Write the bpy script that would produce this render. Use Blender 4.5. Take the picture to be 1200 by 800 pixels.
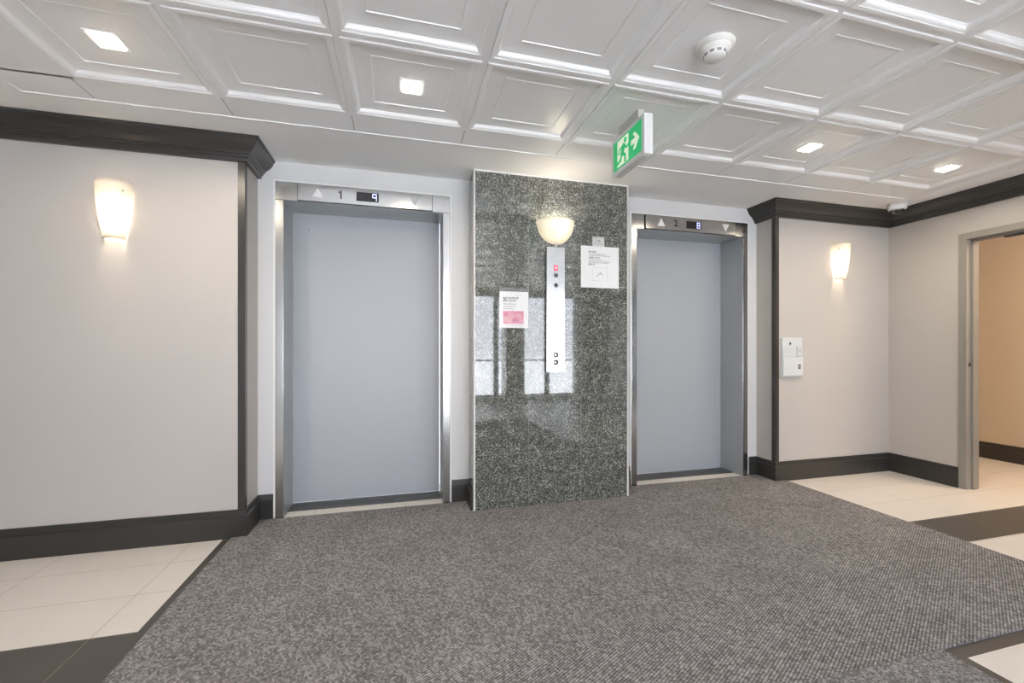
import bpy, bmesh, math, random
from mathutils import Vector, Matrix

for o in list(bpy.data.objects):
    bpy.data.objects.remove(o)
S = bpy.context.scene
COL = S.collection
random.seed(7)

# ------------------------------------------------------------------ camera
CAMZ = 1.128
cam_d = bpy.data.cameras.new('camera')
cam_d.sensor_width = 36.0
cam_d.lens = 501.2 / 1200 * 36.0
cam_d.shift_y = 8.4 / 1200
cam_d.clip_start = 0.02
cam = bpy.data.objects.new('camera', cam_d)
COL.objects.link(cam)
cam.location = (0, 0, CAMZ)
cam.rotation_euler = (math.radians(90), 0, math.radians(-14.79))
S.camera = cam

# ------------------------------------------------------------------ exposure, world
S.view_settings.view_transform = 'Standard'
S.view_settings.look = 'None'
S.view_settings.gamma = 1.0
S.view_settings.use_curve_mapping = False
S.view_settings.exposure = 0.68
S.cycles.max_bounces = 12
S.cycles.diffuse_bounces = 8
S.cycles.glossy_bounces = 6
S.cycles.transparent_max_bounces = 12
S.cycles.sample_clamp_indirect = 8.0
S.cycles.caustics_reflective = False
S.cycles.caustics_refractive = False

SKY = 5.0          # daylight strength
SUN = 58.0         # sun through the windows behind the camera
LED = 6.5          # watts, recessed downlights
SCONCE = 3.6       # watts, wall sconces
BOWL = 2.8         # watts, bowl sconce
HALL = 31.0        # watts, lamp of the side corridor

world = bpy.data.worlds.new('overcast_sky')
S.world = world
world.use_nodes = True
wn = world.node_tree
wn.nodes.clear()
w_out = wn.nodes.new('ShaderNodeOutputWorld')
w_bg = wn.nodes.new('ShaderNodeBackground')
w_tc = wn.nodes.new('ShaderNodeTexCoord')
w_sep = wn.nodes.new('ShaderNodeSeparateXYZ')
w_rmp = wn.nodes.new('ShaderNodeValToRGB')
wn.links.new(w_tc.outputs['Generated'], w_sep.inputs[0])
wn.links.new(w_sep.outputs['Z'], w_rmp.inputs[0])
w_rmp.color_ramp.elements[0].position = 0.0
w_rmp.color_ramp.elements[0].color = (1.0, 1.02, 1.12, 1)
w_rmp.color_ramp.elements[1].position = 0.6
w_rmp.color_ramp.elements[1].color = (0.88, 0.97, 1.16, 1)
wn.links.new(w_rmp.outputs[0], w_bg.inputs[0])
w_bg.inputs[1].default_value = SKY
wn.links.new(w_bg.outputs[0], w_out.inputs[0])


def portal(name, loc, rot, sx, sy):
    l = bpy.data.lights.new(name, 'AREA')
    l.shape = 'RECTANGLE'
    l.size = sx
    l.size_y = sy
    l.cycles.is_portal = True
    o = bpy.data.objects.new(name, l)
    COL.objects.link(o)
    o.location = loc
    o.rotation_euler = rot


R90 = math.radians(90)
portal('daylight_portal', (1.3, -3.08, 1.2), (R90, 0, 0), 6.1, 2.4)
portal('daylight_portal', (4.48, -1.65, 1.2), (R90, 0, R90), 2.3, 2.3)
sun_d = bpy.data.lights.new('sun', 'SUN')
sun_d.energy = SUN
sun_d.angle = math.radians(1.0)
sun_d.color = (0.96, 0.98, 1.06)
sun = bpy.data.objects.new('sun', sun_d)
COL.objects.link(sun)
# shines down and inwards (+y), 58 degrees high, slightly from the left
sun.rotation_euler = Vector((0.12, 0.53, -0.85)).to_track_quat('-Z', 'Y').to_euler()

# ------------------------------------------------------------------ node helpers


def lin(c):
    return tuple((x / 12.92 if x <= 0.04045 else ((x + 0.055) / 1.055) ** 2.4) for x in c)


def rgb8(r, g, b):
    return lin((r / 255, g / 255, b / 255)) + (1,)


class N:
    """small wrapper that builds a procedural material"""
    def __init__(self, name):
        self.m = bpy.data.materials.new(name)
        self.m.use_nodes = True
        self.t = self.m.node_tree
        self.b = self.t.nodes['Principled BSDF']
        self.o = self.t.nodes['Material Output']

    def new(self, kind, **kw):
        n = self.t.nodes.new(kind)
        for k, v in kw.items():
            setattr(n, k, v)
        return n

    def link(self, a, b):
        self.t.links.new(a, b)

    def val(self, sock, v):
        if hasattr(v, 'is_linked') or hasattr(v, 'links'):
            self.link(v, sock)
        else:
            sock.default_value = v

    def math(self, op, a, b=0.0, c=None, clamp=False):
        n = self.new('ShaderNodeMath', operation=op)
        n.use_clamp = clamp
        self.val(n.inputs[0], a)
        self.val(n.inputs[1], b)
        if c is not None:
            self.val(n.inputs[2], c)
        return n.outputs[0]

    def mix(self, f, a, b):
        n = self.new('ShaderNodeMix', data_type='RGBA')
        self.val(n.inputs[0], f)
        self.val(n.inputs[6], a)
        self.val(n.inputs[7], b)
        return n.outputs[2]

    def ramp(self, f, stops):
        n = self.new('ShaderNodeValToRGB')
        el = n.color_ramp.elements
        while len(el) < len(stops):
            el.new(0.5)
        for e, (p, c) in zip(el, stops):
            e.position = p
            e.color = c if len(c) == 4 else tuple(c) + (1,)
        self.link(f, n.inputs[0])
        return n.outputs[0]

    def pos(self, scale=(1, 1, 1), rot=(0, 0, 0)):
        g = self.new('ShaderNodeNewGeometry')
        mp = self.new('ShaderNodeMapping')
        mp.inputs['Scale'].default_value = scale
        mp.inputs['Rotation'].default_value = rot
        self.link(g.outputs['Position'], mp.inputs[0])
        return mp.outputs[0]

    def noise(self, scale, vec=None, detail=3.0, rough=0.5):
        n = self.new('ShaderNodeTexNoise')
        n.inputs['Scale'].default_value = scale
        n.inputs['Detail'].default_value = detail
        n.inputs['Roughness'].default_value = rough
        self.link(vec if vec is not None else self.pos(), n.inputs['Vector'])
        return n.outputs['Fac']

    def bump(self, h, strength=0.2, dist=0.002):
        n = self.new('ShaderNodeBump')
        n.inputs['Strength'].default_value = strength
        n.inputs['Distance'].default_value = dist
        self.link(h, n.inputs['Height'])
        self.link(n.outputs[0], self.b.inputs['Normal'])

    def base(self, c):
        self.val(self.b.inputs['Base Color'], c)
        return self

    def set(self, **kw):
        names = dict(rough='Roughness', metal='Metallic', spec='Specular IOR Level', coat='Coat Weight', coat_rough='Coat Roughness', emit='Emission Strength', emit_col='Emission Color', alpha='Alpha', trans='Transmission Weight', ior='IOR', aniso='Anisotropic', sheen='Sheen Weight')
        for k, v in kw.items():
            self.val(self.b.inputs[names[k]], v)
        return self


M = {}


def simple(key, col, rough=0.5, metal=0.0, spec=0.5, var=0.06, vscale=6.0, bump=None, **kw):
    n = N(key)
    c = tuple(col[:3])
    f = n.noise(vscale, detail=4)
    lo = tuple(max(0, x * (1 - var)) for x in c) + (1,)
    hi = tuple(min(1, x * (1 + var)) for x in c) + (1,)
    n.base(n.mix(f, lo, hi))
    n.set(rough=rough, metal=metal, spec=spec, **kw)
    if bump:
        n.bump(n.noise(bump[0], detail=4), bump[1], bump[2])
    M[key] = n.m
    return n


def emitter(key, col, strength):
    n = N(key)
    n.base(col + (1,) if len(col) == 3 else col)
    n.set(emit=strength, emit_col=col + (1,) if len(col) == 3 else col, rough=0.4)
    M[key] = n.m


# ---- paint, trim, metal
simple('wall_beige', (0.50, 0.475, 0.452), rough=0.42, spec=0.35, var=0.02, vscale=1.5, bump=(260, 0.05, 0.001))
simple('wall_white', (0.67, 0.67, 0.67), rough=0.45, spec=0.35, var=0.015, vscale=1.5, bump=(260, 0.05, 0.001))
simple('wall_peach', (0.66, 0.58, 0.485), rough=0.6, spec=0.3, var=0.02, vscale=2)
simple('ceiling_plaster', (0.86, 0.86, 0.855), rough=0.6, spec=0.3, var=0.02, vscale=3)
simple('ceiling_tile', (0.87, 0.87, 0.87), rough=0.27, spec=0.5, var=0.02, vscale=3)
simple('ceiling_gap', (0.10, 0.10, 0.10), rough=0.8, var=0.05)
simple('dark_trim', (0.036, 0.035, 0.033), rough=0.29, spec=0.5, var=0.10, vscale=12)
simple('white_metal', (0.82, 0.82, 0.81), rough=0.35, spec=0.5, var=0.02)
simple('white_plastic', (0.80, 0.81, 0.81), rough=0.35, spec=0.5, var=0.02)
simple('dispenser_plastic', (0.60, 0.635, 0.64), rough=0.4, spec=0.4, var=0.015)
simple('warm_white_plastic', (0.88, 0.87, 0.84), rough=0.4, spec=0.5, var=0.02)
simple('grey_plastic', (0.56, 0.55, 0.53), rough=0.45, spec=0.5, var=0.03)
simple('pale_grey_plastic', (0.60, 0.64, 0.65), rough=0.25, spec=0.5, var=0.03)
simple('door_paint', (0.41, 0.435, 0.47), rough=0.42, spec=0.45, var=0.02, vscale=2)
simple('grey_frame_paint', (0.27, 0.26, 0.235), rough=0.4, spec=0.5, var=0.04)
simple('black_plastic', (0.015, 0.015, 0.016), rough=0.25, var=0.1)
simple('dark_print', (0.05, 0.05, 0.055), rough=0.6, var=0.1)
simple('grey_print', (0.30, 0.30, 0.31), rough=0.6, var=0.1)
simple('pale_print', (0.52, 0.53, 0.54), rough=0.6, var=0.1)
simple('paper', (0.80, 0.81, 0.82), rough=0.4, spec=0.4, var=0.015)
simple('card_grey', (0.58, 0.585, 0.575), rough=0.4, spec=0.4, var=0.02)
simple('red_lens', (0.75, 0.10, 0.16), rough=0.3, var=0.05, emit=0.25, emit_col=(0.9, 0.15, 0.25, 1))
simple('window_metal', (0.03, 0.03, 0.032), rough=0.4, var=0.1)
simple('chrome', (0.75, 0.75, 0.74), rough=0.12, metal=1.0, var=0.02)
simple('dark_metal', (0.10, 0.10, 0.105), rough=0.35, metal=0.8, var=0.1)
simple('outdoor_ground', (0.33, 0.325, 0.315), rough=0.9, var=0.25, vscale=1.2)

n = N('brushed_steel')
f = n.noise(9.0, n.pos((60, 60, 0.25)), detail=4, rough=0.6)
n.base(n.mix(f, (0.44, 0.436, 0.425, 1), (0.54, 0.535, 0.525, 1)))
n.set(metal=1.0, rough=n.math('MULTIPLY_ADD', f, 0.10, 0.16))
M['steel'] = n.m

n = N('satin_steel')
f = n.noise(9.0, n.pos((60, 60, 0.25)), detail=4, rough=0.6)
n.base(n.mix(f, (0.44, 0.455, 0.46, 1), (0.50, 0.515, 0.52, 1)))
n.set(metal=0.6, rough=n.math('MULTIPLY_ADD', f, 0.10, 0.30))
M['satin_steel'] = n.m

n = N('polished_steel')
f = n.noise(9.0, n.pos((0.3, 0.3, 90)), detail=4, rough=0.6)
n.base(n.mix(f, (0.46, 0.46, 0.455, 1), (0.54, 0.54, 0.535, 1)))
n.set(metal=1.0, rough=n.math('MULTIPLY_ADD', f, 0.06, 0.13))
M['polished_steel'] = n.m

n = N('sill_metal')
g = n.noise(8.0, n.pos((0.4, 120, 1)), detail=2)
n.base(n.mix(g, (0.07, 0.072, 0.072, 1), (0.15, 0.15, 0.15, 1)))
n.set(metal=0.6, rough=0.4)
M['sill_metal'] = n.m

# ---- granite
n = N('granite')
p = n.pos()
v1 = n.new('ShaderNodeTexVoronoi', feature='F1')
v1.inputs['Scale'].default_value = 215
v1.inputs['Randomness'].default_value = 1.0
n.link(p, v1.inputs['Vector'])
sepc = n.new('ShaderNodeSeparateColor')
n.link(v1.outputs['Color'], sepc.inputs[0])
big = n.noise(18, p, detail=4, rough=0.6)
fine = n.noise(420, p, detail=2)
k = n.math('ADD', sepc.outputs[0], n.math('MULTIPLY', n.math('SUBTRACT', big, 0.5), 0.55))
colg = n.ramp(k, [(0.0, (0.024, 0.027, 0.024)), (0.35, (0.058, 0.063, 0.057)), (0.62, (0.118, 0.125, 0.114)), (0.80, (0.22, 0.23, 0.205)), (0.92, (0.40, 0.41, 0.37)), (1.0, (0.64, 0.64, 0.59))])
colg = n.mix(n.math('MULTIPLY', fine, 0.35), colg, (0.075, 0.08, 0.074, 1))
# joints: heights every 0.402 m, verticals at the thirds of the pillar
sp = n.new('ShaderNodeSeparateXYZ')
n.link(p, sp.inputs[0])
zf = n.math('FRACT', n.math('DIVIDE', n.math('ADD', sp.outputs[2], 0.018), 0.402))
hz = n.math('LESS_THAN', n.math('MULTIPLY', n.math('MINIMUM', zf, n.math('SUBTRACT', 1.0, zf)), 0.402), 0.0016)
vx1 = n.math('LESS_THAN', n.math('ABSOLUTE', n.math('SUBTRACT', sp.outputs[0], 0.900)), 0.0015)
vx2 = n.math('LESS_THAN', n.math('ABSOLUTE', n.math('SUBTRACT', sp.outputs[0], 1.303)), 0.0015)
jt = n.math('MAXIMUM', hz, n.math('MAXIMUM', vx1, vx2))
n.base(n.mix(jt, colg, (0.20, 0.205, 0.195, 1)))
n.set(rough=n.math('MULTIPLY_ADD', jt, 0.5, 0.035), spec=0.6, coat=0.4, coat_rough=0.03)
n.b.inputs['Coat IOR'].default_value = 1.65
M['granite'] = n.m

# ---- floor tiles with dark bands
n = N('floor_tiles')
p = n.pos()
sp = n.new('ShaderNodeSeparateXYZ')
n.link(p, sp.inputs[0])
X, Y = sp.outputs[0], sp.outputs[1]


def rect(x0, x1, y0, y1):
    a = n.math('MULTIPLY', n.math('GREATER_THAN', X, x0), n.math('LESS_THAN', X, x1))
    b = n.math('MULTIPLY', n.math('GREATER_THAN', Y, y0), n.math('LESS_THAN', Y, y1))
    return n.math('MULTIPLY', a, b)


dark = rect(-9, -1.0, 1.725, 2.027)
for r in [(-1.007, -0.90, -9, 3.0), (3.10, 3.205, 1.08, 3.0), (3.20, 9, 1.733, 2.035), (1.9, 9, 1.085, 1.16), (1.9, 2.007, -9, 1.16)]:
    dark = n.math('MAXIMUM', dark, rect(*r))
fx = n.math('FRACT', n.math('DIVIDE', n.math('ADD', X, 1.163), 0.604))
fy = n.math('FRACT', n.math('DIVIDE', n.math('SUBTRACT', Y, 2.029), 0.305))
gx = n.math('LESS_THAN', n.math('MULTIPLY', n.math('MINIMUM', fx, n.math('SUBTRACT', 1.0, fx)), 0.604), 0.0016)
gy = n.math('LESS_THAN', n.math('MULTIPLY', n.math('MINIMUM', fy, n.math('SUBTRACT', 1.0, fy)), 0.305), 0.0016)
# the bands have no cross joints except the ones between their tiles
gr = n.math('MAXIMUM', gx, n.math('MULTIPLY', gy, n.math('SUBTRACT', 1.0, dark)))
cl = n.noise(5, p, detail=5, rough=0.6)
cream = n.mix(cl, (0.66, 0.625, 0.585, 1), (0.74, 0.71, 0.675, 1))
band = n.mix(cl, (0.052, 0.047, 0.042, 1), (0.105, 0.098, 0.088, 1))
tile = n.mix(dark, cream, band)
grc = n.mix(dark, (0.40, 0.365, 0.32, 1), (0.24, 0.22, 0.19, 1))
n.base(n.mix(gr, tile, grc))
n.set(rough=n.math('MULTIPLY_ADD', cl, 0.15, 0.30), spec=0.4)
M['floor_tiles'] = n.m

# ---- ribbed carpet


def carpet_mat(key, angle, cols, rib, tuft):
    """cut-pile loops in ribs: one random shade per tuft, darker between the ribs"""
    n = N(key)
    p = n.pos((1, 1, 1), (0, 0, angle))
    mp = n.new('ShaderNodeMapping')
    mp.inputs['Scale'].default_value = (1 / rib, 1 / tuft, 0.0)
    n.link(p, mp.inputs[0])
    vo = n.new('ShaderNodeTexVoronoi', feature='F1')
    vo.inputs['Scale'].default_value = 1.0
    vo.inputs['Randomness'].default_value = 0.55
    n.link(mp.outputs[0], vo.inputs['Vector'])
    sc = n.new('ShaderNodeSeparateColor')
    n.link(vo.outputs['Color'], sc.inputs[0])
    sp = n.new('ShaderNodeSeparateXYZ')
    n.link(p, sp.inputs[0])
    a = n.math('MULTIPLY_ADD', n.math('SINE', n.math('MULTIPLY', sp.outputs[0], 2 * math.pi / rib)), 0.5, 0.5)
    g = n.noise(420, p, detail=2, rough=0.7)
    g2 = n.noise(3.5, p, detail=5, rough=0.65)
    k = n.math('ADD', n.math('MULTIPLY', sc.outputs[0], 0.35), n.math('MULTIPLY', a, 0.27))
    k = n.math('ADD', k, n.math('MULTIPLY', g, 0.38))
    k = n.math('ADD', k, n.math('MULTIPLY', n.math('SUBTRACT', g2, 0.5), 0.22))
    n.base(n.ramp(k, [(0.12, cols[0]), (0.45, cols[1]), (0.70, cols[2]), (0.95, cols[3])]))
    n.set(rough=0.95, spec=0.1)
    n.bump(n.math('ADD', a, n.math('MULTIPLY', sc.outputs[0], 0.8)), 0.45, 0.003)
    M[key] = n.m


carpet_mat('carpet', math.radians(62), [(0.060, 0.058, 0.059), (0.175, 0.170, 0.171), (0.345, 0.338, 0.338), (0.62, 0.61, 0.61)], 0.0105, 0.0075)
carpet_mat('carpet_runner', math.radians(-28), [(0.056, 0.055, 0.057), (0.165, 0.163, 0.166), (0.34, 0.336, 0.338), (0.70, 0.69, 0.69)], 0.0085, 0.0062)

# ---- lamp glass (translucent)


def shade_mat(key, col, tr=0.75, emis=0.0):
    n = N(key)
    n.t.nodes.remove(n.b)
    f = n.noise(14, detail=2)
    c = n.mix(f, tuple(x * 0.97 for x in col) + (1,), tuple(col) + (1,))
    d = n.new('ShaderNodeBsdfDiffuse')
    t = n.new('ShaderNodeBsdfTranslucent')
    g = n.new('ShaderNodeBsdfGlossy')
    g.inputs['Roughness'].default_value = 0.25
    m1 = n.new('ShaderNodeMixShader')
    m2 = n.new('ShaderNodeMixShader')
    n.link(c, d.inputs[0])
    n.link(c, t.inputs[0])
    m1.inputs[0].default_value = tr
    n.link(d.outputs[0], m1.inputs[1])
    n.link(t.outputs[0], m1.inputs[2])
    m2.inputs[0].default_value = 0.04
    n.link(m1.outputs[0], m2.inputs[1])
    n.link(g.outputs[0], m2.inputs[2])
    n.link(m2.outputs[0], n.o.inputs[0])
    M[key] = n.m


shade_mat('frosted_glass', (0.93, 0.90, 0.85), 0.62)
shade_mat('bowl_glass', (0.93, 0.91, 0.84), 0.55)

n = N('window_glass')
n.t.nodes.remove(n.b)
tr = n.new('ShaderNodeBsdfTransparent')
tr.inputs[0].default_value = (0.96, 0.97, 0.97, 1)
gl = n.new('ShaderNodeBsdfGlossy')
gl.inputs['Roughness'].default_value = 0.02
fr = n.new('ShaderNodeFresnel')
fr.inputs[0].default_value = 1.45
ms = n.new('ShaderNodeMixShader')
n.link(fr.outputs[0], ms.inputs[0])
n.link(tr.outputs[0], ms.inputs[1])
n.link(gl.outputs[0], ms.inputs[2])
n.link(ms.outputs[0], n.o.inputs[0])
M['window_glass'] = n.m

n = N('clear_plastic')
n.t.nodes.remove(n.b)
tr = n.new('ShaderNodeBsdfTransparent')
tr.inputs[0].default_value = (0.95, 0.96, 0.96, 1)
gl = n.new('ShaderNodeBsdfGlossy')
gl.inputs['Roughness'].default_value = 0.08
fr = n.new('ShaderNodeFresnel')
fr.inputs[0].default_value = 1.5
df = n.new('ShaderNodeBsdfDiffuse')
df.inputs[0].default_value = (0.8, 0.8, 0.8, 1)
m0 = n.new('ShaderNodeMixShader')
m0.inputs[0].default_value = 0.22
n.link(tr.outputs[0], m0.inputs[1])
n.link(df.outputs[0], m0.inputs[2])
ms = n.new('ShaderNodeMixShader')
n.link(fr.outputs[0], ms.inputs[0])
n.link(m0.outputs[0], ms.inputs[1])
n.link(gl.outputs[0], ms.inputs[2])
n.link(ms.outputs[0], n.o.inputs[0])
M['clear_plastic'] = n.m

n = N('smoked_dome')
n.base((0.02, 0.02, 0.022, 1))
n.set(rough=0.05, spec=0.8, coat=0.6)
M['smoked_dome'] = n.m

n = N('pink_print')
f = n.noise(38, detail=4, rough=0.65)
n.base(n.ramp(f, [(0.30, (0.30, 0.22, 0.28)), (0.40, (0.62, 0.20, 0.31)), (0.52, (0.72, 0.30, 0.40)), (0.62, (0.66, 0.46, 0.48)), (0.75, (0.55, 0.55, 0.50))]))
n.set(rough=0.4)
M['pink_print'] = n.m

emitter('led_white', (1.0, 0.91, 0.77), 9.0)
emitter('digit_blue', (0.60, 0.64, 1.0), 0.75)
emitter('sign_green', (0.010, 0.34, 0.11), 0.5)
emitter('sign_pale', (0.76, 0.82, 0.66), 0.32)
emitter('arrow_white', (0.80, 0.80, 0.79), 0.0)

# ------------------------------------------------------------------ mesh helpers


class MB:
    """collects shapes and links them as one mesh object"""
    def __init__(self):
        self.v, self.f, self.mi, self.sm = [], [], [], []

    def add(self, vs, fs, mi=0, smooth=False):
        b = len(self.v)
        self.v += [tuple(x) for x in vs]
        for f in fs:
            self.f.append(tuple(b + i for i in f))
            self.mi.append(mi)
            self.sm.append(smooth)
        return self

    def box(self, x0, x1, y0, y1, z0, z1, mi=0):
        vs = [(x0, y0, z0), (x1, y0, z0), (x1, y1, z0), (x0, y1, z0), (x0, y0, z1), (x1, y0, z1), (x1, y1, z1), (x0, y1, z1)]
        fs = [(0, 3, 2, 1), (4, 5, 6, 7), (0, 1, 5, 4), (1, 2, 6, 5), (2, 3, 7, 6), (3, 0, 4, 7)]
        return self.add(vs, fs, mi)

    def rbox(self, x0, x1, y0, y1, z0, z1, r=0.003, seg=2, mi=0):
        bm = bmesh.new()
        bmesh.ops.create_cube(bm, size=1.0)
        for v in bm.verts:
            v.co = ((x0 + x1) / 2 + v.co.x * (x1 - x0), (y0 + y1) / 2 + v.co.y * (y1 - y0), (z0 + z1) / 2 + v.co.z * (z1 - z0))
        bmesh.ops.bevel(bm, geom=list(bm.edges), offset=r, segments=seg, profile=0.5, affect='EDGES')
        bm.verts.index_update()
        self.add([v.co[:] for v in bm.verts], [[v.index for v in f.verts] for f in bm.faces], mi)
        bm.free()
        return self

    def prism(self, pts, axis, a, b, mi=0):
        """2-D outline extruded from a to b along axis ('x','y','z')"""
        def P(p, t):
            return {'x': (t, p[0], p[1]), 'y': (p[0], t, p[1]), 'z': (p[0], p[1], t)}[axis]
        n_ = len(pts)
        vs = [P(p, a) for p in pts] + [P(p, b) for p in pts]
        fs = [tuple(range(n_)), tuple(range(2 * n_ - 1, n_ - 1, -1))]
        for i in range(n_):
            j = (i + 1) % n_
            fs.append((i, i + n_, j + n_, j))
        return self.add(vs, fs, mi)

    def lathe(self, prof, c=(0, 0, 0), axis='z', seg=32, mi=0, smooth=True, a0=0.0, a1=2 * math.pi):
        full = abs(a1 - a0 - 2 * math.pi) < 1e-6
        k = seg if full else seg + 1
        vs = []
        for (r, h) in prof:
            for i in range(k):
                t = a0 + (a1 - a0) * i / seg
                u, w = r * math.cos(t), r * math.sin(t)
                if axis == 'z':
                    vs.append((c[0] + u, c[1] + w, c[2] + h))
                elif axis == 'y':
                    vs.append((c[0] + u, c[1] + h, c[2] + w))
                else:
                    vs.append((c[0] + h, c[1] + u, c[2] + w))
        fs = []
        for a in range(len(prof) - 1):
            for i in range(seg):
                j = (i + 1) % k
                fs.append((a * k + i, a * k + j, (a + 1) * k + j, (a + 1) * k + i))
        return self.add(vs, fs, mi, smooth)

    def tube(self, pts, r, seg=8, mi=0):
        for a, b in zip(pts[:-1], pts[1:]):
            a, b = Vector(a), Vector(b)
            d = (b - a).normalized()
            u = d.orthogonal().normalized()
            w = d.cross(u)
            vs = []
            for q in (a, b):
                for i in range(seg):
                    t = 2 * math.pi * i / seg
                    vs.append(q + u * (r * math.cos(t)) + w * (r * math.sin(t)))
            fs = [tuple(range(seg)), tuple(range(2 * seg - 1, seg - 1, -1))]
            for i in range(seg):
                j = (i + 1) % seg
                fs.append((i, j, j + seg, i + seg))
            self.add(vs, fs, mi, True)
        return self

    def sweep(self, path, prof, mi=0):
        """profile (offset to the right of the path, z) along a plan polyline, mitred"""
        pts = [Vector(p) for p in path]
        nrm = []
        for a, b in zip(pts[:-1], pts[1:]):
            d = (b - a).normalized()
            nrm.append(Vector((d.y, -d.x)))
        rows = []
        for i, q in enumerate(pts):
            if i == 0:
                m = nrm[0]
            elif i == len(pts) - 1:
                m = nrm[-1]
            else:
                m = (nrm[i - 1] + nrm[i])
                m = m / m.dot(nrm[i])
            rows.append([(q.x + m.x * o, q.y + m.y * o, z) for (o, z) in prof])
        k = len(prof)
        vs = [v for r in rows for v in r]
        fs = []
        for i in range(len(pts) - 1):
            for j in range(k):
                jj = (j + 1) % k
                fs.append((i * k + j, (i + 1) * k + j, (i + 1) * k + jj, i * k + jj))
        fs.append(tuple(range(k)))
        fs.append(tuple(range(len(vs) - 1, len(vs) - 1 - k, -1)))
        return self.add(vs, fs, mi)

    def text(self, body, size, M4, depth=0.0006, mi=0):
        cu = bpy.data.curves.new('t', 'FONT')
        cu.body = body
        cu.size = size
        cu.align_x = 'CENTER'
        cu.align_y = 'CENTER'
        cu.extrude = depth
        cu.resolution_u = 4
        cu.offset = size * 0.022
        o = bpy.data.objects.new('t', cu)
        COL.objects.link(o)
        dg = bpy.context.evaluated_depsgraph_get()
        me = bpy.data.meshes.new_from_object(o.evaluated_get(dg))
        self.add([M4 @ v.co for v in me.vertices], [list(q.vertices) for q in me.polygons], mi)
        bpy.data.objects.remove(o)
        bpy.data.curves.remove(cu)
        bpy.data.meshes.remove(me)
        return self

    def build(self, name, mats, parent=None, fixn=True):
        me = bpy.data.meshes.new(name)
        off = Vector((0, 0, 0))
        if parent is not None:
            q = parent
            while q is not None:
                off += Vector(q.location)
                q = q.parent
            me.from_pydata([tuple(Vector(v) - off) for v in self.v], [], self.f)
        else:
            me.from_pydata(self.v, [], self.f)
        if not isinstance(mats, (list, tuple)):
            mats = [mats]
        for m in mats:
            me.materials.append(M[m])
        for p_, mi, s in zip(me.polygons, self.mi, self.sm):
            p_.material_index = mi
            p_.use_smooth = s
        me.update()
        if fixn:
            bm = bmesh.new()
            bm.from_mesh(me)
            bmesh.ops.recalc_face_normals(bm, faces=bm.faces)
            bm.to_mesh(me)
            bm.free()
        o = bpy.data.objects.new(name, me)
        COL.objects.link(o)
        if parent is not None:
            o.parent = parent
        return o


def struct(o):
    o['kind'] = 'structure'
    return o


def thing(name, label, cat, loc, group=None):
    o = bpy.data.objects.new(name, None)
    o.empty_display_size = 0.05
    COL.objects.link(o)
    o.location = loc
    return tag(o, label, cat, group)


def tag(o, label, cat, group=None):
    o['label'] = label
    o['category'] = cat
    if group:
        o['group'] = group
    return o


def lamp(name, kind, loc, watts, col, parent=None, **kw):
    l = bpy.data.lights.new(name, kind)
    l.energy = watts
    l.color = col
    for k_, v_ in kw.items():
        setattr(l, k_, v_)
    o = bpy.data.objects.new(name, l)
    COL.objects.link(o)
    if parent is not None:
        o.parent = parent
        off = Vector((0, 0, 0))
        q = parent
        while q is not None:
            off += Vector(q.location)
            q = q.parent
        o.location = Vector(loc) - off
    else:
        o.location = loc
    return o


WARM = (1.0, 0.80, 0.58)
CZ = 2.374           # ceiling
YL, YE, YR = 2.90, 3.15, 2.95   # left wall face, elevator wall face, right alcove face
XL, XR = -0.90, 3.10            # alcove corners
XW = 4.40                       # right wall
XO, YB = -4.6, -3.0             # far left, window wall behind the camera
PX0, PX1, PY = 0.500, 1.692, 2.933   # granite pillar
E1 = (-0.794, 0.360)            # elevator frames, outer
E2 = (1.842, 2.996)

# ------------------------------------------------------------------ floor
struct(MB().box(XO - 0.2, 6.1, YB - 0.15, 3.6, -0.12, 0.0).build('floor', 'floor_tiles'))

# ------------------------------------------------------------------ ceiling: plaster margin, flat border panels, coffered tiles, grid
T = 0.61
GX0, GY1 = -0.246 - 2 * T, 2.430      # grid origin: left edge, far edge
NC, NR = 9, 8
FX0, FX1, FY1 = -1.775, 4.095, 2.615  # field with its border
GX1 = GX0 + NC * T
GY0 = GY1 - NR * T
c = MB()
top = CZ + 0.12


def flat(x0, x1, y0, y1, z, mi):
    c.add([(x0, y0, z), (x1, y0, z), (x1, y1, z), (x0, y1, z)], [(0, 1, 2, 3)], mi)


flat(XO, XW + 0.12, FY1, 3.5, CZ, 0)
flat(XO, FX0, YB, FY1, CZ, 0)
flat(FX1, XW + 0.12, YB, FY1, CZ, 0)
flat(XO, 6.1, YB - 0.15, 3.6, top, 0)
flat(FX0, FX1, YB - 0.1, GY0, CZ, 0)
# perimeter angle, a narrow raised line
c.box(FX0 - 0.002, FX1 + 0.002, FY1 - 0.011, FY1 + 0.002, CZ - 0.0035, CZ + 0.004, 1)
c.box(FX0 - 0.002, FX0 + 0.008, GY0, FY1 - 0.011, CZ - 0.002, CZ + 0.004, 1)
c.box(FX1 - 0.008, FX1 + 0.002, GY0, FY1 - 0.011, CZ - 0.003, CZ + 0.004, 1)
# flat border panels between the last grid bar and the perimeter
h = 0.0016
zb = CZ + 0.001
xs = [FX0] + [GX0 + i * T for i in range(NC + 1)] + [FX1]
for a, b in zip(xs[:-1], xs[1:]):
    flat(a + h, b - h, GY1 - 0.0128, FY1 - 0.011, zb, 1)
ys = [GY0 + i * T for i in range(NR + 1)]
for a, b in zip(ys[:-1], ys[1:]):
    flat(FX0 + 0.008, GX0 + 0.0128, a + h, b - h, zb, 1)
    flat(GX1 - 0.0128, FX1 - 0.008, a + h, b - h, zb, 1)
# dark plenum just above the joints
flat(FX0, FX1, GY1 - 0.02, FY1, CZ + 0.013, 2)
flat(FX0, GX0 + 0.02, GY0, GY1, CZ + 0.013, 2)
flat(GX1 - 0.02, FX1, GY0, GY1, CZ + 0.013, 2)
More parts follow.
